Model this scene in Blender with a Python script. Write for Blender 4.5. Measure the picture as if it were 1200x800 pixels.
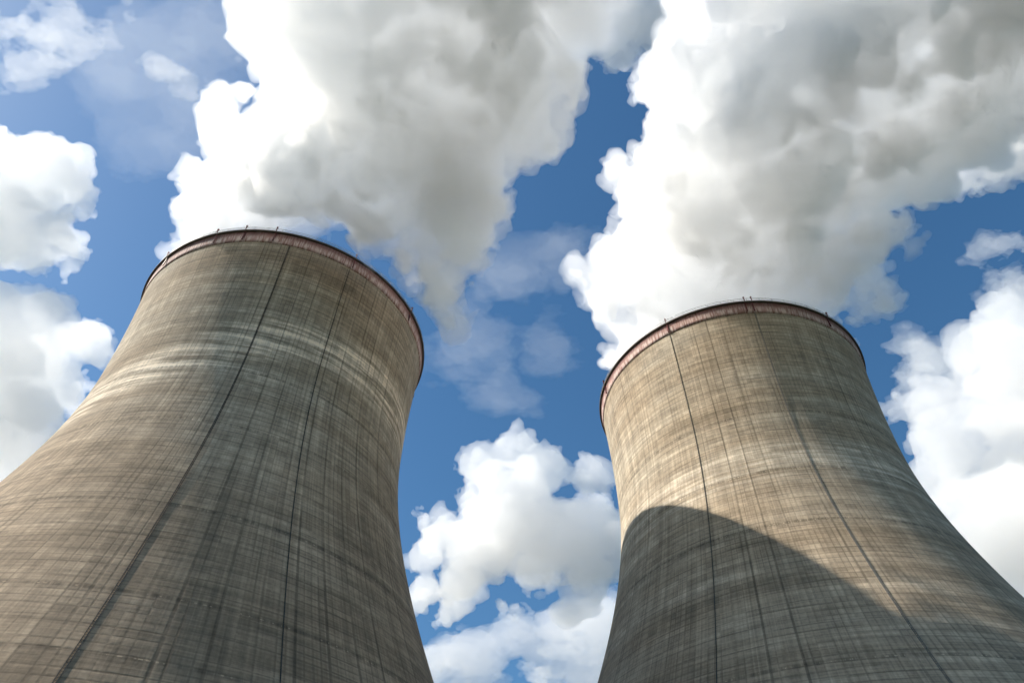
import bpy, bmesh, math
import numpy as np
from mathutils import Vector, Matrix
import openvdb                                    # ships with Blender: turns a density field into a mesh

R = math.radians
scene = bpy.context.scene
COL = scene.collection
for o in list(bpy.data.objects):
    bpy.data.objects.remove(o)

# ------------------------------------------------------------------ camera
PITCH, ROLL = R(47.912), -0.01086
EYE = Vector((0, 0, 1.7))
FWD = Vector((0, math.cos(PITCH), math.sin(PITCH)))
UP0 = Vector((0, -math.sin(PITCH), math.cos(PITCH)))
RT0 = Vector((1, 0, 0))
RT = RT0 * math.cos(ROLL) - UP0 * math.sin(ROLL)
UP = RT0 * math.sin(ROLL) + UP0 * math.cos(ROLL)
cam = bpy.data.cameras.new('camera')
cam.sensor_width = 36.0
cam.lens = 36.0 * 851.9 / 1200.0
cam.clip_start, cam.clip_end = 0.1, 30000
camera = bpy.data.objects.new('camera', cam)
camera.matrix_world = Matrix((
    (RT.x, UP.x, -FWD.x, EYE.x), (RT.y, UP.y, -FWD.y, EYE.y), (RT.z, UP.z, -FWD.z, EYE.z), (0, 0, 0, 1)))
COL.objects.link(camera)
scene.camera = camera

# ------------------------------------------------------------------ light
SUN_AZ, SUN_EL = 268.0, 41.8                      # clockwise from +Y
world = bpy.data.worlds.new('World')
scene.world = world
world.use_nodes = True
wn = world.node_tree
wn.nodes.clear()
w_out = wn.nodes.new('ShaderNodeOutputWorld')
w_bg = wn.nodes.new('ShaderNodeBackground')
w_sky = wn.nodes.new('ShaderNodeTexSky')
w_sky.sky_type = 'NISHITA'
w_sky.sun_disc = False
w_sky.sun_elevation = R(SUN_EL)
w_sky.sun_rotation = R(SUN_AZ)
w_sky.altitude = 100
w_sky.air_density = 1.0
w_sky.dust_density = 0.7
w_sky.ozone_density = 2.5
w_bg.inputs['Strength'].default_value = 0.095
w_hsv = wn.nodes.new('ShaderNodeHueSaturation')
w_hsv.inputs['Saturation'].default_value = 1.22
w_hsv.inputs['Value'].default_value = 1.0
wn.links.new(w_sky.outputs['Color'], w_hsv.inputs['Color'])
w_tint = wn.nodes.new('ShaderNodeMix')
w_tint.data_type, w_tint.blend_type = 'RGBA', 'MULTIPLY'
w_tint.inputs[0].default_value = 1.0
w_tint.inputs[7].default_value = (1.0, 1.07, 1.0, 1)
wn.links.new(w_hsv.outputs['Color'], w_tint.inputs[6])
wn.links.new(w_tint.outputs[2], w_bg.inputs['Color'])
wn.links.new(w_bg.outputs['Background'], w_out.inputs['Surface'])

sd = bpy.data.lights.new('sun', 'SUN')
sd.energy = 5.0
sd.angle = R(0.53)
sd.color = (1.0, 0.93, 0.82)
sun = bpy.data.objects.new('sun', sd)
S = Vector((math.sin(R(SUN_AZ)) * math.cos(R(SUN_EL)), math.cos(R(SUN_AZ)) * math.cos(R(SUN_EL)), math.sin(R(SUN_EL))))
sun.rotation_euler = S.to_track_quat('Z', 'Y').to_euler()
sun.location = S * 900
COL.objects.link(sun)

scene.view_settings.view_transform = 'Standard'
scene.view_settings.look = 'None'
scene.view_settings.exposure = 0.60
scene.view_settings.gamma = 1.0
scene.view_settings.use_curve_mapping = False
cy = scene.cycles
cy.max_bounces = 48
cy.diffuse_bounces = 3
cy.volume_bounces = 28
cy.transparent_max_bounces = 128
cy.use_denoising = True
cy.use_adaptive_sampling = True
cy.adaptive_threshold = 0.05
cy.adaptive_min_samples = 24
cy.caustics_reflective = False
cy.caustics_refractive = False


# ------------------------------------------------------------------ helpers
def link(name, me, mat=None, parent=None):
    o = bpy.data.objects.new(name, me)
    COL.objects.link(o)
    if mat is not None:
        me.materials.append(mat)
    if parent is not None:
        o.parent = parent
    return o


def thing(name, label, cat, loc, group=None):
    o = bpy.data.objects.new(name, None)
    COL.objects.link(o)
    o.location = loc
    o['label'] = label
    o['category'] = cat
    if group:
        o['group'] = group
    return o


def tag(o, label, cat, group=None):
    o['label'] = label
    o['category'] = cat
    if group:
        o['group'] = group
    return o


class G:
    """a small wrapper for building shader graphs"""
    def __init__(self, name):
        self.m = bpy.data.materials.new(name)
        self.m.use_nodes = True
        self.t = self.m.node_tree
        self.t.nodes.clear()
        self.out = self.t.nodes.new('ShaderNodeOutputMaterial')

    def n(self, kind, **kw):
        x = self.t.nodes.new('ShaderNode' + kind)
        for k, v in kw.items():
            setattr(x, k, v)
        return x

    def put(self, sock, v):
        if v is None:
            return
        if isinstance(v, bpy.types.NodeSocket):
            self.t.links.new(v, sock)
        else:
            sock.default_value = v

    def math(self, op, a, b=None, c=None, clamp=False):
        x = self.n('Math', operation=op, use_clamp=clamp)
        for i, v in enumerate((a, b, c)):
            self.put(x.inputs[i], v)
        return x.outputs[0]

    def ramp(self, v, a, b, lo=0.0, hi=1.0, smooth=True):
        x = self.n('MapRange', interpolation_type='SMOOTHSTEP' if smooth else 'LINEAR')
        for i, q in enumerate((v, a, b, lo, hi)):
            self.put(x.inputs[i], q)
        return x.outputs[0]

    def vec(self, x=0.0, y=0.0, z=0.0):
        c = self.n('CombineXYZ')
        for i, v in enumerate((x, y, z)):
            self.put(c.inputs[i], v)
        return c.outputs[0]

    def noise(self, vec, scale=1.0, detail=2.0, rough=0.55):
        x = self.n('TexNoise')
        self.put(x.inputs['Vector'], vec)
        x.inputs['Scale'].default_value = scale
        x.inputs['Detail'].default_value = detail
        x.inputs['Roughness'].default_value = rough
        return x.outputs['Fac']

    def white(self, v):
        x = self.n('TexWhiteNoise', noise_dimensions='1D')
        self.put(x.inputs['W'], v)
        return x.outputs['Value']

    def mix(self, f, a, b, mode='MIX'):
        x = self.n('Mix', data_type='RGBA', blend_type=mode)
        self.put(x.inputs[0], f)
        self.put(x.inputs[6], a)
        self.put(x.inputs[7], b)
        return x.outputs[2]

    def bsdf(self, col, rough=0.9, normal=None, metallic=0.0, spec=0.2):
        b = self.n('BsdfPrincipled')
        self.put(b.inputs['Base Color'], col)
        self.put(b.inputs['Roughness'], rough)
        self.put(b.inputs['Metallic'], metallic)
        self.put(b.inputs['Specular IOR Level'], spec)
        self.put(b.inputs['Normal'], normal)
        self.t.links.new(b.outputs[0], self.out.inputs['Surface'])
        return self.m


# ------------------------------------------------------------------ tower shape (fitted)
H = 150.0
RIM_BAND_Z = 145.6
A_, ZT, BL, BU = 35.863, 115.41, 61.635, 109.03
T_LEFT, T_RIGHT = Vector((-62.51, 136.13, 0)), Vector((64.29, 156.32, 0))


def rad(z):
    if z < 27:                                    # near the ground the shell runs down nearly upright
        r27 = A_ * math.sqrt(1 + ((27 - ZT) / BL) ** 2)
        return r27 + 1.2 * (1 - math.exp(-(27 - z) / 6.0)) * 0.8
    b = BL if z < ZT else BU
    return A_ * math.sqrt(1 + ((z - ZT) / b) ** 2)


def concrete(name, seed, band_z, rings, brown, line_phis, lean=0.0, lime_sun=0.55):
    """board-marked weathered concrete. UV: x = panel number (64 round the shell), y = height in metres"""
    g = G(name)
    uv = g.n('UVMap').outputs[0]
    sp = g.n('SeparateXYZ')
    g.put(sp.inputs[0], uv)
    u, z = sp.outputs[0], sp.outputs[1]
    um = g.math('MULTIPLY', u, 4.0)               # roughly metres round the shell
    su = g.math('ADD', um, seed)
    pos = g.n('TexCoord').outputs['Object']
    wob = g.math('MULTIPLY', g.math('SUBTRACT', g.noise(g.vec(su, z, seed), 0.12, 2), 0.5), 1.2)
    zw = g.math('ADD', z, wob)

    # horizontal work: pour lifts, streaks along the pours, broad dark bands
    lift = g.white(g.math('ADD', g.math('FLOOR', g.math('DIVIDE', z, 1.25)), seed))
    hfine = g.noise(g.vec(g.math('MULTIPLY', su, 0.10), g.math('MULTIPLY', z, 2.6), seed), 1.0, 3, 0.6)
    hmid = g.noise(g.vec(g.math('MULTIPLY', su, 0.035), g.math('MULTIPLY', zw, 0.55), seed + 7), 1.0, 3, 0.6)
    hbig = g.noise(g.vec(g.math('MULTIPLY', su, 0.014), g.math('MULTIPLY', zw, 0.16), seed + 3), 1.0, 2, 0.5)
    # vertical work: run-off streaks
    vfine = g.noise(g.vec(g.math('MULTIPLY', su, 2.4), g.math('MULTIPLY', z, 0.035), seed + 1), 1.0, 3, 0.6)
    vmid = g.noise(g.vec(g.math('MULTIPLY', su, 0.60), g.math('MULTIPLY', z, 0.018), seed + 5), 1.0, 3, 0.6)
    grain = g.noise(pos, 1.6, 5, 0.65)
    big = g.noise(pos, 0.035, 3, 0.5)
    panel = g.white(g.math('ADD', g.math('ADD', g.math('FLOOR', g.math('MULTIPLY', u, 2.0)),
                                         g.math('MULTIPLY', g.math('FLOOR', g.math('DIVIDE', z, 1.25)), 131.0)), seed))

    def amp(x, k):                                # 1 + k*(x-0.5)*2
        return g.math('ADD', g.math('MULTIPLY', g.math('SUBTRACT', x, 0.5), 2 * k), 1.0)
    val = amp(lift, 0.07)
    for x, k in ((hfine, 0.50), (hmid, 0.46), (hbig, 0.48), (vfine, 0.40), (vmid, 0.50), (grain, 0.34), (big, 0.32), (panel, 0.12)):
        val = g.math('MULTIPLY', val, amp(x, k))

    # form joints: every panel a dark run-off line, fainter ones between, hairlines at each lift
    def line(x, w, soft):                         # 1 on the line, 0 away; x in periods
        d = g.math('ABSOLUTE', g.math('SUBTRACT', g.math('FRACT', g.math('ADD', x, 0.5)), 0.5))
        return g.ramp(d, w, w + soft, 1.0, 0.0)
    pid = g.math('FLOOR', g.math('ADD', u, 0.5))
    pstr = g.ramp(g.white(g.math('ADD', pid, seed * 1.7)), 0.1, 1.0, 0.15, 0.72)
    pbreak = g.ramp(g.noise(g.vec(g.math('MULTIPLY', pid, 7.3), g.math('MULTIPLY', z, 0.05), seed), 1.0, 3, 0.6), 0.32, 0.62, 0.35, 1.0)
    major = g.math('MULTIPLY', g.math('MULTIPLY', line(u, 0.022, 0.045), pstr), pbreak)
    u4 = g.math('MULTIPLY', u, 4.0)
    qid = g.math('FLOOR', g.math('ADD', u4, 0.5))
    qb = g.noise(g.vec(g.math('MULTIPLY', qid, 5.1), g.math('MULTIPLY', z, 0.045), seed + 2), 1.0, 2)
    minor = g.math('MULTIPLY', line(u4, 0.05, 0.10), g.ramp(qb, 0.38, 0.70, 0.10, 0.48))
    pale = g.math('MULTIPLY', line(g.math('ADD', u4, 0.31), 0.03, 0.07), g.ramp(qb, 0.34, 0.46, 0.55, 0.0))
    hl = g.math('MULTIPLY', line(g.math('DIVIDE', z, 1.25), 0.05, 0.10),
                g.ramp(g.noise(g.vec(g.math('MULTIPLY', su, 0.09), z, seed + 9), 1.0, 2), 0.36, 0.68, 0.12, 0.45))
    dark = g.math('MAXIMUM', major, g.math('MAXIMUM', minor, hl))
    val = g.math('MULTIPLY', val, g.math('SUBTRACT', 1.0, g.math('MULTIPLY', dark, 0.72)))
    val = g.math('MULTIPLY', val, g.math('ADD', 1.0, g.math('MULTIPLY', pale, 0.35)))

    # broad soot lines beside the ladders
    for ph in line_phis:
        d = g.math('ABSOLUTE', g.math('SUBTRACT', u, ((ph - 90) % 360) / 360 * 64))
        val = g.math('MULTIPLY', val, g.ramp(d, 0.01, 0.05, 0.85, 1.0))
    # construction rings with broken patching
    for rz in rings:
        d = g.math('ABSOLUTE', g.math('SUBTRACT', g.math('ADD', z, g.math('MULTIPLY', wob, 0.15)), rz))
        brk = g.ramp(g.noise(g.vec(g.math('MULTIPLY', su, 0.9), 0.0, rz), 1.0, 3, 0.7), 0.35, 0.6)
        val = g.math('MULTIPLY', val, g.math('SUBTRACT', 1.0, g.math('MULTIPLY', g.ramp(d, 0.12, 0.55, 0.42, 0.0), brk)))
        dots = g.math('MULTIPLY', g.ramp(g.noise(g.vec(g.math('MULTIPLY', su, 2.3), 0.0, rz), 1.0, 1), 0.56, 0.64),
                      g.ramp(d, 0.05, 0.14, 0.75, 0.0))
        val = g.math('ADD', val, g.math('MULTIPLY', dots, 0.8))
    # pale efflorescence band, with sunlit brightness painted into its colour
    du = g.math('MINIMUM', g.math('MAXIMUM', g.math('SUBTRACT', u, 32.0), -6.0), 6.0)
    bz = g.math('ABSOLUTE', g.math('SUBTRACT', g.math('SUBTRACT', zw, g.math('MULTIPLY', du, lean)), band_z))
    bloom_sun = g.math('MULTIPLY', g.ramp(bz, 1.5, 10.0, 1.0, 0.0), g.ramp(hmid, 0.34, 0.66))
    val = g.math('MULTIPLY', val, g.math('ADD', 1.0, g.math('MULTIPLY', bloom_sun, lime_sun)))
    # dark drip wash under the top ring
    drip = g.math('MULTIPLY', g.ramp(z, 118.0, 146.0), g.ramp(vmid, 0.40, 0.66))
    val = g.math('MULTIPLY', val, g.math('SUBTRACT', 1.0, g.math('MULTIPLY', drip, 0.10)))
    val = g.math('MINIMUM', g.math('MAXIMUM', val, 0.12), 2.2)

    tone = g.ramp(g.math('ADD', g.math('MULTIPLY', big, 0.6), g.math('MULTIPLY', hbig, 0.5)), 0.36, 0.72)
    high = g.ramp(z, 40.0, 135.0)
    base = g.mix(tone, (0.390, 0.305, 0.212, 1), (0.345, 0.300, 0.235, 1))
    base = g.mix(g.math('MULTIPLY', g.math('SUBTRACT', 1.0, high), brown), base, (0.300, 0.215, 0.140, 1))
    base = g.mix(g.math('MULTIPLY', bloom_sun, 0.5), base, (0.46, 0.41, 0.34, 1))
    col = g.mix(1.0, base, g.vec(val, val, val), 'MULTIPLY')
    bump = g.n('Bump')
    bump.inputs['Strength'].default_value = 0.5
    bump.inputs['Distance'].default_value = 0.05
    hgt = g.math('ADD', g.math('MULTIPLY', grain, 0.5), g.math('MULTIPLY', dark, -1.4))
    g.put(bump.inputs['Height'], hgt)
    return g.bsdf(col, 0.92, bump.outputs[0])


def mat_rim():
    g = G('weathered_red_white_paint')
    uv = g.n('UVMap').outputs[0]
    sp = g.n('SeparateXYZ')
    g.put(sp.inputs[0], uv)
    u, z = sp.outputs[0], sp.outputs[1]
    st = g.noise(g.vec(g.math('MULTIPLY', u, 9.0), g.math('MULTIPLY', z, 0.25), 2.0), 1.0, 4, 0.65)
    st2 = g.noise(g.vec(g.math('MULTIPLY', u, 1.2), g.math('MULTIPLY', z, 0.3), 5.0), 1.0, 3, 0.6)
    col = g.mix(g.ramp(st, 0.40, 0.60), (0.29, 0.165, 0.145, 1), (0.60, 0.49, 0.44, 1))
    col = g.mix(g.ramp(st2, 0.45, 0.72), col, (0.42, 0.26, 0.23, 1))
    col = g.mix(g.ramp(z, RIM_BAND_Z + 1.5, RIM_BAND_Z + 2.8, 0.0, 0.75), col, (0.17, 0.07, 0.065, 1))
    return g.bsdf(col, 0.8)


def mat_plain(name, c, rough=0.7, metallic=0.0, k=0.25, scale=1.5):
    g = G(name)
    p = g.n('TexCoord').outputs['Object']
    f = g.noise(p, scale, 4, 0.6)
    a = tuple(x * (1 - k) for x in c) + (1,)
    b = tuple(x * (1 + k) for x in c) + (1,)
    return g.bsdf(g.mix(f, a, b), rough, None, metallic)


M_RIM = mat_rim()
M_DARK = mat_plain('dark_concrete_underside', (0.10, 0.085, 0.075))
M_STEEL = mat_plain('galvanised_steel', (0.30, 0.30, 0.29), 0.5, 0.6)
M_RUST = mat_plain('dark_weathered_steel', (0.07, 0.065, 0.06), 0.7, 0.3)
M_PIPE = mat_plain('dull_ladder_steel', (0.17, 0.16, 0.145), 0.6)
M_INNER = mat_plain('damp_inner_concrete', (0.16, 0.15, 0.14))
M_BEACON = mat_plain('beacon_housing', (0.12, 0.03, 0.03), 0.4)


def revolve(profile, seg=288, uvs=True, closed=False):
    """profile: (r, z) from bottom to top, outward normals"""
    bm = bmesh.new()
    uvl = bm.loops.layers.uv.new('UVMap')
    ph = [R(90) + 2 * math.pi * i / seg for i in range(seg)]
    cs = [(math.cos(a), math.sin(a)) for a in ph]
    rings = [[bm.verts.new((r * c, r * s, z)) for c, s in cs] for r, z in profile]
    n = len(rings)
    for k in range(n if closed else n - 1):
        a, b = rings[k], rings[(k + 1) % n]
        za, zb = profile[k][1], profile[(k + 1) % n][1]
        for i in range(seg):
            j = (i + 1) % seg
            f = bm.faces.new((a[i], a[j], b[j], b[i]))
            f.smooth = True
            for lp, (x, y) in zip(f.loops, ((i, za), (i + 1, za), (i + 1, zb), (i, zb))):
                lp[uvl].uv = (x / seg * 64.0, y)
    me = bpy.data.meshes.new('revolved')
    bm.to_mesh(me)
    bm.free()
    return me


def box_into(bm, c, ax, ay, az):
    """a box at c with half axes ax, ay, az (vectors)"""
    v = [bm.verts.new(c + sx * ax + sy * ay + sz * az) for sz in (-1, 1) for sy in (-1, 1) for sx in (-1, 1)]
    for q in ((0, 2, 3, 1), (4, 5, 7, 6), (0, 1, 5, 4), (2, 6, 7, 3), (0, 4, 6, 2), (1, 3, 7, 5)):
        bm.faces.new([v[i] for i in q])


def mesh_of(bm, name):
    me = bpy.data.meshes.new(name)
    bmesh.ops.recalc_face_normals(bm, faces=bm.faces)
    bm.to_mesh(me)
    bm.free()
    return me


def meridian(phi, z, off):
    a = R(phi)
    r = rad(z) + off
    return Vector((r * math.cos(a), r * math.sin(a), z))


def run_up(bm, phi, z0, z1, off, hw, hd, step=1.0):
    """a slim square bar following the shell from z0 to z1"""
    a = R(phi)
    t = Vector((-math.sin(a), math.cos(a), 0))
    rows = []
    n = int((z1 - z0) / step)
    for k in range(n + 1):
        z = z0 + (z1 - z0) * k / n
        p = meridian(phi, z, off)
        tan = (meridian(phi, z + .5, off) - meridian(phi, z - .5, off)).normalized()
        nrm = t.cross(tan).normalized()
        rows.append([bm.verts.new(p + sx * t * hw + sy * nrm * hd) for sx, sy in ((-1, -1), (1, -1), (1, 1), (-1, 1))])
    for a_, b_ in zip(rows[:-1], rows[1:]):
        for i in range(4):
            bm.faces.new((a_[i], a_[(i + 1) % 4], b_[(i + 1) % 4], b_[i]))
    bm.faces.new(rows[0])
    bm.faces.new(rows[-1])


def ladder(parent, phi, mat):
    dphi = math.degrees(0.15 / 50)
    bm = bmesh.new()
    for s in (-1, 1):
        run_up(bm, phi + s * dphi, 3, RIM_BAND_Z + 3.0, 0.085, 0.04, 0.035)
    z = 3.3
    a = R(phi)
    t = Vector((-math.sin(a), math.cos(a), 0))
    up = Vector((0, 0, 1))
    out = Vector((math.cos(a), math.sin(a), 0))
    while z < RIM_BAND_Z + 2.8:
        box_into(bm, meridian(phi, z, 0.085), t * 0.16, out * 0.015, up * 0.02)
        z += 0.4
    z = 4.0
    while z < RIM_BAND_Z + 2.5:                   # stand-off brackets
        for s in (-1, 1):
            box_into(bm, meridian(phi + s * dphi, z, 0.045), t * 0.05, out * 0.08, up * 0.05)
        z += 3.0
    return link('ladder', mesh_of(bm, 'ladder'), mat, parent)


def duct(parent, phi, mat, hw=0.05, off=0.08):
    bm = bmesh.new()
    run_up(bm, phi, 3, RIM_BAND_Z + 3.2, off, hw, 0.09)
    a = R(phi)
    t = Vector((-math.sin(a), math.cos(a), 0))
    out = Vector((math.cos(a), math.sin(a), 0))
    z = 4.0
    while z < RIM_BAND_Z + 2.5:
        box_into(bm, meridian(phi, z, off * .6), t * (hw + .03), out * off * .75, Vector((0, 0, 0.06)))
        z += 2.5
    return link('cable_duct', mesh_of(bm, 'cable_duct'), mat, parent)


def tower(label, loc, conc, ladder_phi, ladder_mat, duct_phis, beacons):
    t = thing('cooling_tower', label, 'cooling tower', loc, 'concrete cooling towers')
    zs = [i for i in range(0, 145)] + [RIM_BAND_Z - .6, RIM_BAND_Z]
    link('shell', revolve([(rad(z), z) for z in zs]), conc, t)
    # the painted top ring, a little proud of the shell
    b0, b1 = RIM_BAND_Z, 149.0
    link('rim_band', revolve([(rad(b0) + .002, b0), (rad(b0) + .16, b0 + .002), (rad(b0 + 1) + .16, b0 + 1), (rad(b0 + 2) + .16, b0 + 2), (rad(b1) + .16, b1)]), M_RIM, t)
    r = rad(149.0)
    prof = [(r - .35, 149.004), (r + .60, 149.004), (r + .68, 149.08), (r + .68, 149.45), (r + .55, 149.55), (r - .35, 149.55)]
    link('walkway', revolve(prof, closed=False), M_DARK, t)
    inner = [(rad(z) - .35, z) for z in [149.0] + list(range(145, -1, -5))]
    link('inner_wall', revolve([(r - .35, 149.55)] + inner, seg=144), M_INNER, t)
    bm = bmesh.new()
    seg = 144
    rr = r + .5
    for k in range(72):
        a = 2 * math.pi * k / 72
        o = Vector((math.cos(a), math.sin(a), 0))
        box_into(bm, o * rr + Vector((0, 0, 150.05)), o * .03, Vector((-o.y, o.x, 0)) * .03, Vector((0, 0, .55)))
    for zz in (150.1, 150.6):
        ring = []
        for k in range(seg):
            a = 2 * math.pi * k / seg
            o = Vector((math.cos(a), math.sin(a), 0))
            ring.append([bm.verts.new(o * (rr + dx) + Vector((0, 0, zz + dz))) for dx, dz in ((-.03, -.03), (.03, -.03), (.03, .03), (-.03, .03))])
        for k in range(seg):
            p, q = ring[k], ring[(k + 1) % seg]
            for i in range(4):
                bm.faces.new((p[i], p[(i + 1) % 4], q[(i + 1) % 4], q[i]))
    link('railing', mesh_of(bm, 'railing'), M_STEEL, t)
    ladder(t, ladder_phi, ladder_mat)
    for p in duct_phis:
        duct(t, p, M_RUST)
    for p in beacons:                             # small aircraft warning lamps and their brackets on the rim
        a = R(p)
        o = Vector((math.cos(a), math.sin(a), 0))
        tt = Vector((-o.y, o.x, 0))
        bm = bmesh.new()
        box_into(bm, o * (r + .72) + Vector((0, 0, 150.1)), o * .10, tt * .10, Vector((0, 0, .55)))
        box_into(bm, o * (r + .72) + Vector((0, 0, 150.75)), o * .17, tt * .17, Vector((0, 0, .16)))
        box_into(bm, o * (r + .30) + Vector((0, 0, 147.4)), o * .12, tt * .14, Vector((0, 0, 1.55)))
        link('beacon', mesh_of(bm, 'beacon'), M_BEACON, t)
    return t


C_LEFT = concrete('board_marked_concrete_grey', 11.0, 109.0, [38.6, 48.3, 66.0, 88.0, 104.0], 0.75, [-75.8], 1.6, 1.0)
C_RIGHT = concrete('board_marked_concrete_warm', 57.0, 98.0, [50.2, 81.2, 95.9, 113.0], 0.45, [-93.2], 0.0, 0.18)
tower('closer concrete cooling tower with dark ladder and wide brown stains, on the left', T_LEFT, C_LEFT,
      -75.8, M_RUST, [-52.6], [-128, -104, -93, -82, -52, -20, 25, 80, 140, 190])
tower('farther sunlit concrete cooling tower crossed by the other tower\'s shadow', T_RIGHT, C_RIGHT,
      -93.2, M_PIPE, [-127.6], [-127.6, -96, -93.2, -60, -20, 25, 80, 140, 190])

# ------------------------------------------------------------------ ground
bm = bmesh.new()
gs = 6000
vs = [bm.verts.new((x, y, 0)) for x, y in ((-gs, -gs), (gs, -gs), (gs, gs), (-gs, gs))]
bm.faces.new(vs)
g = G('gravel_and_grass')
p = g.n('TexCoord').outputs['Object']
g.bsdf(g.mix(g.ramp(g.noise(p, 0.02, 5, .6), .42, .58), (0.09, 0.078, 0.06, 1), (0.04, 0.046, 0.025, 1)), 0.95)
ground = link('ground', mesh_of(bm, 'ground'), g.m)
ground['kind'] = 'structure'


# ------------------------------------------------------------------ steam and clouds: density fields turned into meshes filled with a scattering volume
def bspline(n, m, lo, step, wl, off):
    """(n x m) cubic B-spline weights: sample positions lo + step*i on a lattice of wavelength wl"""
    t = (lo + step * np.arange(n)) / wl + off
    k = np.floor(t).astype(int)
    f = t - k
    k0 = k.min() - 1
    W = np.zeros((n, k.max() + 3 - k0), np.float32)
    w = ((1 - f) ** 3 / 6, (3 * f ** 3 - 6 * f ** 2 + 4) / 6, (-3 * f ** 3 + 3 * f ** 2 + 3 * f + 1) / 6, f ** 3 / 6)
    for d in range(4):
        W[np.arange(n), k - 1 + d - k0] += w[d]
    return W


def vnoise(shape, lo, step, wl, rng):
    wls = wl if isinstance(wl, tuple) else (wl, wl, wl)
    Ws = [bspline(shape[i], 0, lo[i], step, wls[i], rng.uniform(0, 1)) for i in range(3)]
    L = rng.uniform(-1, 1, [w.shape[1] for w in Ws]).astype(np.float32)
    a = np.tensordot(Ws[0], L, (1, 0))
    a = np.tensordot(a, Ws[1], (1, 1)).transpose(0, 2, 1)
    a = np.tensordot(a, Ws[2], (2, 1))
    return a * 1.9


def fbm(shape, lo, step, wl, octs, rng, gain=0.5, billow=False):
    out = np.zeros(shape, np.float32)
    g_ = 1.0
    for _ in range(octs):
        n = vnoise(shape, lo, step, wl, rng)
        out += g_ * (2.4 * np.abs(n) - 0.8 if billow else n)
        g_ *= gain
        wl = tuple(w * .5 for w in wl) if isinstance(wl, tuple) else wl * .5
    return out


def splat(F, lo, step, c, r, sq=1.0):
    """F = max(F, r - distance to c) in a window; sq squashes vertically"""
    m = r * 1.25 + step
    i0 = [max(0, int((c[k] - m * (sq if k == 2 else 1) - lo[k]) / step)) for k in range(3)]
    i1 = [min(F.shape[k], int((c[k] + m * (sq if k == 2 else 1) - lo[k]) / step) + 2) for k in range(3)]
    if any(a >= b for a, b in zip(i0, i1)):
        return
    ax = [(lo[k] + step * np.arange(i0[k], i1[k]) - c[k]).astype(np.float32) for k in range(3)]
    ax[2] = ax[2] / sq
    d = np.sqrt(ax[0][:, None, None] ** 2 + ax[1][None, :, None] ** 2 + ax[2][None, None, :] ** 2)
    W = F[i0[0]:i1[0], i0[1]:i1[1], i0[2]:i1[2]]
    np.maximum(W, r - d, out=W)


def iso_mesh(F, lo, step, iso, name, least=0):
    F = F.copy()
    F[0], F[-1] = -9, -9
    F[:, 0], F[:, -1] = -9, -9
    F[:, :, 0], F[:, :, -1] = -9, -9
    grid = openvdb.FloatGrid()
    grid.background = -9.0
    grid.copyFromArray(F.astype(np.float32))
    pts, quads = grid.convertToQuads(isovalue=iso)
    pts = np.asarray(pts, np.float32) * step + np.asarray(lo, np.float32)
    quads = np.asarray(quads, np.int64)
    if least:                                     # drop stray droplets
        lab = np.arange(len(pts))
        a = np.concatenate([quads[:, 0], quads[:, 1], quads[:, 2]])
        b = np.concatenate([quads[:, 1], quads[:, 2], quads[:, 3]])
        while True:
            la, lb = lab[a], lab[b]
            m = np.minimum(la, lb)
            ch = la != lb
            if not ch.any():
                break
            np.minimum.at(lab, la[ch], m[ch])
            np.minimum.at(lab, lb[ch], m[ch])
            while True:
                l2 = lab[lab]
                if (l2 == lab).all():
                    break
                lab = l2
        keep = np.bincount(lab, minlength=len(pts))[lab] >= least
        quads = quads[keep[quads[:, 0]]]
        idx = np.cumsum(keep) - 1
        pts = pts[keep]
        quads = idx[quads]
    me = bpy.data.meshes.new(name)
    nq = len(quads)
    me.vertices.add(len(pts))
    me.vertices.foreach_set('co', pts.ravel())
    me.loops.add(nq * 4)
    me.loops.foreach_set('vertex_index', np.asarray(quads, np.int32)[:, ::-1].ravel())
    me.polygons.add(nq)
    me.polygons.foreach_set('loop_start', np.arange(nq, dtype=np.int32) * 4)
    me.polygons.foreach_set('use_smooth', np.ones(nq, bool))
    me.update(calc_edges=True)
    me.validate()
    return me


def sphere_dirs(n, rng):
    v = rng.normal(size=(n, 3))
    return v / np.linalg.norm(v, axis=1)[:, None]


def mat_vapour(name, density, aniso=0.0, col=0.995):
    """droplets: a scattering volume with a clear skin"""
    g = G(name)
    v = g.n('VolumePrincipled')
    v.inputs['Color'].default_value = (col, col, col, 1)
    v.inputs['Density'].default_value = density
    v.inputs['Anisotropy'].default_value = aniso
    g.t.links.new(v.outputs[0], g.out.inputs['Volume'])
    tr = g.n('BsdfTransparent')
    wh = g.n('RGB')
    wh.outputs[0].default_value = (1, 1, 1, 1)
    g.t.links.new(wh.outputs[0], tr.inputs['Color'])
    g.t.links.new(tr.outputs[0], g.out.inputs['Surface'])
    g.m.cycles.homogeneous_volume = True
    return g.m


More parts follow.
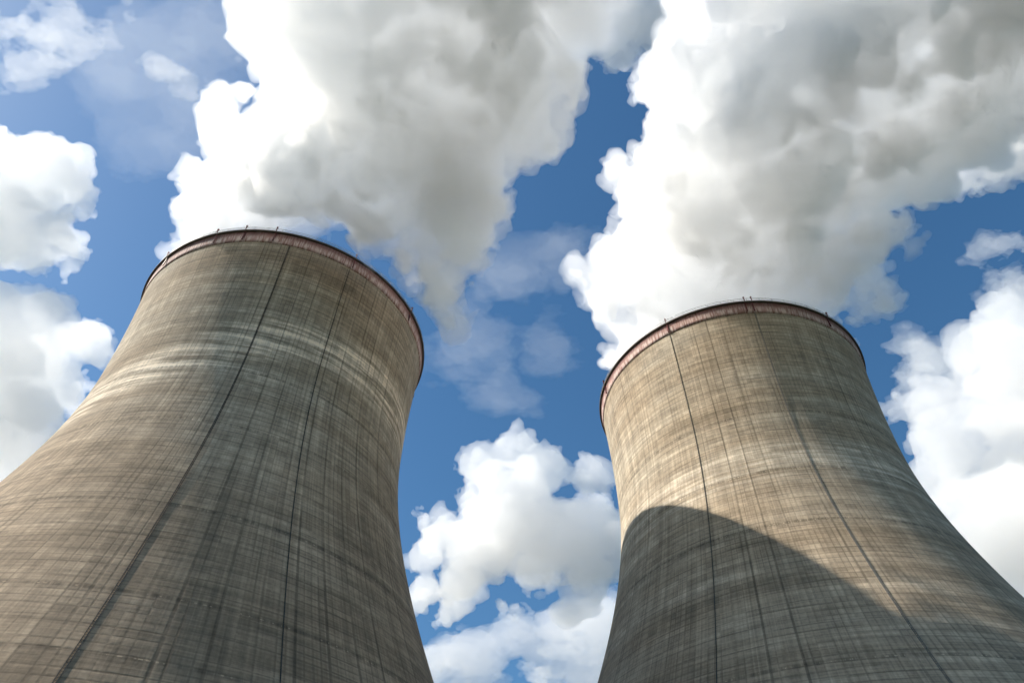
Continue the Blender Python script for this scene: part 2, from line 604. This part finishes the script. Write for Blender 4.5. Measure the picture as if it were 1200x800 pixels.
def plume(label, T, path, seed, mat, extra=(), step=0.7, sun_cut=None):
    """path: (height above the rim, dx, dy, radius, upright squash)"""
    rng = np.random.default_rng(seed)
    P = np.array(path, float)
    C = np.stack([P[:, 1], P[:, 2], P[:, 0]], 1)  # local x, y, z
    Rr, Sq = P[:, 3], P[:, 4]
    # resample
    s = np.concatenate([[0], np.cumsum(np.linalg.norm(np.diff(C, axis=0), axis=1))])
    q = np.arange(0, s[-1], 3.0)
    C = np.stack([np.interp(q, s, C[:, k]) for k in range(3)], 1)
    Rr = np.interp(q, s, Rr)
    Sq = np.interp(q, s, Sq)
    lo = C.min(0) - Rr.max() * 1.25
    hi = C.max(0) + Rr.max() * 1.25
    lo[2] = min([-9, (C[:, 2] - Rr * Sq * 1.15).min()] + [e[0] - e[3] * 1.6 for e in extra])
    lo[0] = max(lo[0], -75)
    shape = tuple(int(v) for v in np.ceil((hi - lo) / step))
    F = np.full(shape, -9, np.float32)
    for c, r, sq in zip(C, Rr, Sq):
        splat(F, lo, step, c, r * 0.74, sq)
    K = np.full(shape, -9, np.float32)            # hollow carved into the plume so more light passes through
    for j, (c, r, sq) in enumerate(zip(C, Rr, Sq)):
        splat(K, lo, step, c, r * min(0.54, 0.025 * (j - 12)) if j > 13 else 0.01, sq)
    # billows on billows
    lvl = []
    for h, dx, dy, r in extra:
        lvl.append((np.array((dx, dy, h), float), r))
    for _ in range(int(q[-1] * 1.5)):
        k = rng.integers(0, len(C))
        d = sphere_dirs(1, rng)[0]
        r = Rr[k] * rng.uniform(.13, .34)
        c = C[k] + d * np.array((1, 1, Sq[k])) * (Rr[k] * rng.uniform(.90, 1.14) - r * .85)
        lvl.append((c, r))
    for gen, (n, a, b, out) in enumerate(((10, .28, .55, .90), (8, .28, .52, .92), (4, .3, .55, .92))):
        nxt = []
        for c, r in lvl:
            splat(F, lo, step, c, r)
            for d in sphere_dirs(n, rng):
                r2 = r * rng.uniform(a, b)
                if r2 > 0.9:
                    nxt.append((c + d * r * out, r2))
        lvl = nxt
    for c, r in lvl:
        splat(F, lo, step, c, r)
    N = fbm(shape, lo, step, 20.0, 3, rng, 0.55, billow=True)
    N += 0.85 * fbm(shape, lo, step, 6.0, 3, rng, 0.62, billow=True) + 0.45 * fbm(shape, lo, step, 3.0, 2, rng, 0.7)
    big = vnoise(shape, lo, step, 45.0, rng)
    # steam cut away where it would shade the towers, letting the sun past
    Xl = (lo[0] + step * np.arange(shape[0]))[:, None, None]
    Yl = (lo[1] + step * np.arange(shape[1]))[None, :, None]
    Zl = (lo[2] + step * np.arange(shape[2]))[None, None, :]
    if sun_cut:
        F = np.minimum(F, (2.0 + 0.93 * np.maximum(0, sun_cut[0] - Xl) + 5.0 * np.maximum(0, sun_cut[1] - Yl) - Zl) * 0.6 + N * 1.2).astype(np.float32)
        F = np.minimum(F, (-14.0 + 0.93 * np.maximum(0, sun_cut[0] - Xl) + 12.0 * np.maximum(0, -32.0 - Yl) + 3.0 * np.maximum(0, Yl + 27) - Zl) * 0.4 + N * 1.2).astype(np.float32)
        F = np.where(Xl > 30, np.minimum(F, (-30 - Yl) * 1.2 + np.maximum(0, 36 - Xl) + N * 1.2), F).astype(np.float32)
    F = np.where(F > -8.5, F + N * 1.8 + big * 2.0, F)
    east = np.clip(Xl / np.sqrt(Xl ** 2 + Yl ** 2 + 1), 0, 1)
    west = np.clip(-Xl / np.sqrt(Xl ** 2 + Yl ** 2 + 1), 0, 1)
    dout = np.maximum(0, np.sqrt(Xl ** 2 + Yl ** 2) - 35.0)
    F = np.where(dout > 0, np.minimum(F, Zl - 1.5 - (0.1 + 1.3 * west) * dout + 2.2 * np.maximum(0, dout - 8 - 18 * west + 7 * np.clip((east - .45) * 4, 0, 1)) + N * 2.0 + big * 1.5), F)
    # inside the mouth the steam fills the shell and stays inside it
    d = np.sqrt(Xl ** 2 + Yl ** 2)[:, :, 0]
    for k in range(shape[2]):
        z = lo[2] + step * k
        if z < 0.6:
            F[:, :, k] = np.where((d < 41) | ((Xl[:, :, 0] < 0) & (d < 60)), np.minimum(F[:, :, k], 36.3 - d if z > -9 else -3.0), F[:, :, k])
    F = np.minimum(F, -(K + 2.0 * big + 1.0 * N))
    me = iso_mesh(F, lo, step, 0.0, 'steam', 2500)
    # denser knots of droplets in the outer metres of the plume
    knot = 3.2 * fbm(shape, lo, step, 9.5, 4, rng, 0.66, billow=True) + 1.2 * vnoise(shape, lo, step, 24.0, rng)
    knot = np.minimum(np.minimum(F - 0.7, 9.0 - F), knot)
    mk = iso_mesh(knot, lo, step, 0.0, 'dense_vapour', 200)
    o = link('steam_plume', me, mat)
    o.location = (T.x, T.y, H)
    link('dense_vapour', mk, M_KNOT, o)
    tag(o, label, 'steam', 'steam plumes from the cooling towers')
    return o


M_KNOT = mat_vapour('dense_vapour', 0.27, 0.5, .9995)
M_STEAM = mat_vapour('steam', 0.115, 0.45, .9995)
plume('white steam plume billowing from the closer tower on the left', T_LEFT,
      [(-6, 0, 0, 37, .4), (-2, 4, -10, 36, .4), (3, 9, -24, 35, .45), (12, 17, -40, 36, .6), (24, 28, -56, 38, .85), (36, 40, -72, 41, 1.0),
       (48, 47, -90, 44, 1.1), (60, 55, -112, 48, 1.1)], 13, M_STEAM,
extra=[(6, -8, -43, 9), (6, -1, -44, 9), (9, 6, -44, 9), (9, 13, -43, 8), (8, 19, -41, 8), (6, 25, -37, 8), (7, 31, -34, 8), (5, 36, -31, 7),
             (14, 20, -48, 11), (15, 32, -46, 11), (12, 40, -38, 10), (3, 42, -30, 8), (18, 48, -48, 12), (-3, 46, -33, 8), (-9, 50, -37, 7), (2, 51, -40, 9),
             (1, 23, -39.5, 8), (3, 16, -42, 8), (0, 30, -37, 8), (2, 34, -36, 7), (1, 39, -33, 6), (-5, 42, -37, 7), (-11, 43, -38, 7), (-18, 46, -38, 7), (-25, 47, -38, 6), (-31, 48, -38, 5), (-10, 49, -41, 8), (-16, 51, -42, 6), (-3, 47, -43, 8), (5, 37, -40, 8), (-2, 28, -42, 8), (-6, 44, -41, 8), (-9, 49, -43, 7), (0, 52, -46, 9), (5, 40, -36, 9), (6, 34, -41, 9),
             (8, -12, -24, 12), (5, -20, -10, 10), (4, 38, -20, 6)],
      sun_cut=(16.0, -32.5))
plume('white steam plume billowing from the farther tower on the right', T_RIGHT,
      [(-6, 0, 0, 37, .5), (4, -3, -8, 36, .7), (14, -5, -20, 35, .85), (26, -6, -36, 36, 1.0), (38, 0, -54, 39, 1.05), (50, 17, -74, 43, 1.1),
       (60, 37, -94, 48, 1.1), (72, 62, -120, 53, 1.1)], 28, M_STEAM,
extra=[(9, 4, -26, 12), (14, -14, -26, 11), (8, 18, -22, 12), (22, -24, -38, 12), (14, 20, -36, 14), (7, 30, -10, 9), (15, 36, -28, 10)])


def ray(px, py):
    x, y = px - 600.0, 400.0 - py
    return (FWD * 851.9 + RT * x + UP * y).normalized()


def cloud(label, dist, lobes, seed, mat, step=3.0, thin=False, flat=0.9):
    """lobes: (where one looks to see it, in pixels of the photograph, and its radius there); all stand near the same distance"""
    rng = np.random.default_rng(seed)
    P = [EYE + ray(x, y) * (dist + rng.uniform(-1, 1) * r * 1.2) for x, y, r in lobes]
    c0 = sum(P, Vector()) / len(P)
    L = np.array([tuple(p - c0) + (r * dist / 900.0,) for p, (x, y, r) in zip(P, lobes)])
    lo = (L[:, :3] - L[:, 3:] * 1.6 - 8).min(0)
    hi = (L[:, :3] + L[:, 3:] * 1.6 + 8).max(0)
    shape = tuple(int(v) for v in np.ceil((hi - lo) / step))
    F = np.full(shape, -60, np.float32)
    if thin:                                      # torn shreds: stretched noise eats most of the lobes
        for l in L:
            splat(F, lo, step, l[:3], l[3] * 1.25, flat)
        wl = float(np.clip(np.median(L[:, 3]) * 2.2, 24, 70))
        N = fbm(shape, lo, step, (wl * 1.5, wl, wl * .8), 6, rng, 0.62)
        F = np.where(F > -55, F * 0.5 + N * wl * .45 - wl * .12, F)
    else:
        lvl = [(l[:3], l[3] * .92) for l in L]
        for gen, (n, a, b, out) in enumerate(((14, .22, .55, .84), (10, .2, .5, .9), (0, 0, 0, 0))):
            nxt = []
            for c, r in lvl:
                splat(F, lo, step, c, r, flat)
                for d in sphere_dirs(n, rng) if n else ():
                    r2 = r * rng.uniform(a, b)
                    if r2 > step * 1.2:
                        nxt.append((c + d * np.array((1, 1, flat)) * r * out, r2))
            lvl = nxt
        N = fbm(shape, lo, step, 70.0, 6, rng, 0.62)
        N2 = fbm(shape, lo, step, 30.0, 4, rng, 0.6, billow=True)
        F = np.where(F > -55, F + N * 13 + N2 * 7 - 1, F)
    o = link('cloud', iso_mesh(F, lo, step, 0.0, 'cloud', 60 if thin else 300), mat)
    o.location = c0
    return tag(o, label, 'cloud', 'clouds in the sky')


M_CLOUD = mat_vapour('cloud', 0.026, 0.35, .975)
M_WISP = mat_vapour('thin_cloud', 0.010, 0.2, .995)
cloud('bright lumpy cumulus cloud filling the gap between the two towers', 1100,
      [(600, 525, 32), (560, 548, 36), (640, 550, 42), (690, 560, 36), (600, 590, 55), (520, 628, 36), (660, 620, 55), (715, 640, 40),
       (560, 650, 45), (630, 670, 40), (690, 685, 34), (500, 690, 26), (530, 715, 26), (600, 715, 24), (665, 720, 26), (575, 620, 44), (620, 640, 44), (540, 680, 34), (690, 610, 46), (500, 655, 28)], 5, M_CLOUD)
cloud('ragged low cloud at the foot of the gap between the two towers', 1500,
      [(600, 745, 26), (660, 752, 30), (705, 735, 30), (560, 785, 30), (630, 795, 32), (690, 790, 30), (512, 778, 24), (640, 770, 26)], 6, M_WISP, 2.5, True)
cloud('white cumulus cloud at the left edge, above the grey-based one', 1150,
      [(20, 220, 44), (65, 212, 40), (98, 245, 26), (30, 280, 54), (-50, 240, 70), (80, 285, 30), (122, 250, 13), (40, 185, 18)], 7, M_CLOUD)
cloud('grey-based cumulus cloud behind the lit flank of the closer tower', 1050,
      [(40, 372, 36), (100, 400, 40), (0, 400, 60), (132, 402, 20), (50, 445, 60), (-40, 480, 75), (10, 510, 55), (-60, 420, 70)], 8, M_CLOUD)
cloud('large cumulus cloud rising behind the right flank of the farther tower', 1100,
      [(1190, 392, 44), (1155, 425, 44), (1105, 470, 38), (1062, 476, 26), (1180, 480, 66), (1120, 520, 56), (1215, 560, 80), (1100, 560, 46),
       (1165, 620, 64), (1240, 640, 80), (1270, 450, 80)], 9, M_CLOUD)
cloud('small torn cloud just off the top right of the farther tower', 1300,
      [(1075, 430, 24), (1098, 434, 20), (1052, 426, 15), (1120, 425, 14)], 10, M_WISP, 2.2, True)
cloud('thin ragged cloud at the right edge under the right-hand plume', 1300,
      [(1190, 328, 28), (1165, 336, 20), (1215, 320, 30), (1178, 300, 15)], 11, M_WISP, 2.2, True)
cloud('torn white cloud across the top left corner', 1300,
      [(25, 18, 36), (75, 14, 30), (118, 12, 28), (-20, 10, 40), (50, 38, 22), (145, 4, 20), (15, 75, 14)], 12, M_WISP, 2.2, True)
cloud('faint curl of cloud in the blue at the upper left', 1300, [(186, 70, 15), (198, 84, 17), (214, 92, 14)], 23, M_WISP, 1.8, True)
cloud('faint feathery cloud left of the left-hand plume', 1300, [(283, 80, 20), (299, 55, 18), (270, 70, 14), (290, 100, 12)], 24, M_WISP, 1.8, True)
cloud('grey-white cloud high between the two steam plumes', 1400,
      [(640, 22, 40), (700, 25, 46), (760, 22, 40), (788, 55, 22), (725, 60, 24), (600, 10, 40), (820, 10, 30)], 15, M_CLOUD, 3.5)
cloud('grey cloud behind the lee edge of the right-hand plume', 1400,
      [(1120, 205, 26), (1165, 180, 34), (1200, 150, 40), (1140, 160, 34), (1230, 170, 40), (1185, 95, 50)], 16, M_CLOUD, 3.5)

M_VEIL = mat_vapour('cloud_veil', 0.0012, 0.2, .995)
cloud('very thin veil of vapour drifting between the two plumes', 1500,
      [(600, 330, 45), (560, 400, 45), (640, 410, 40), (590, 450, 36), (650, 300, 36)], 31, M_VEIL, 3.0, True)
cloud('very thin milky veil across the blue at the upper left', 1500,
      [(150, 60, 50), (225, 110, 44), (250, 45, 40), (165, 150, 40), (120, 100, 34)], 32, M_VEIL, 3.0, True)
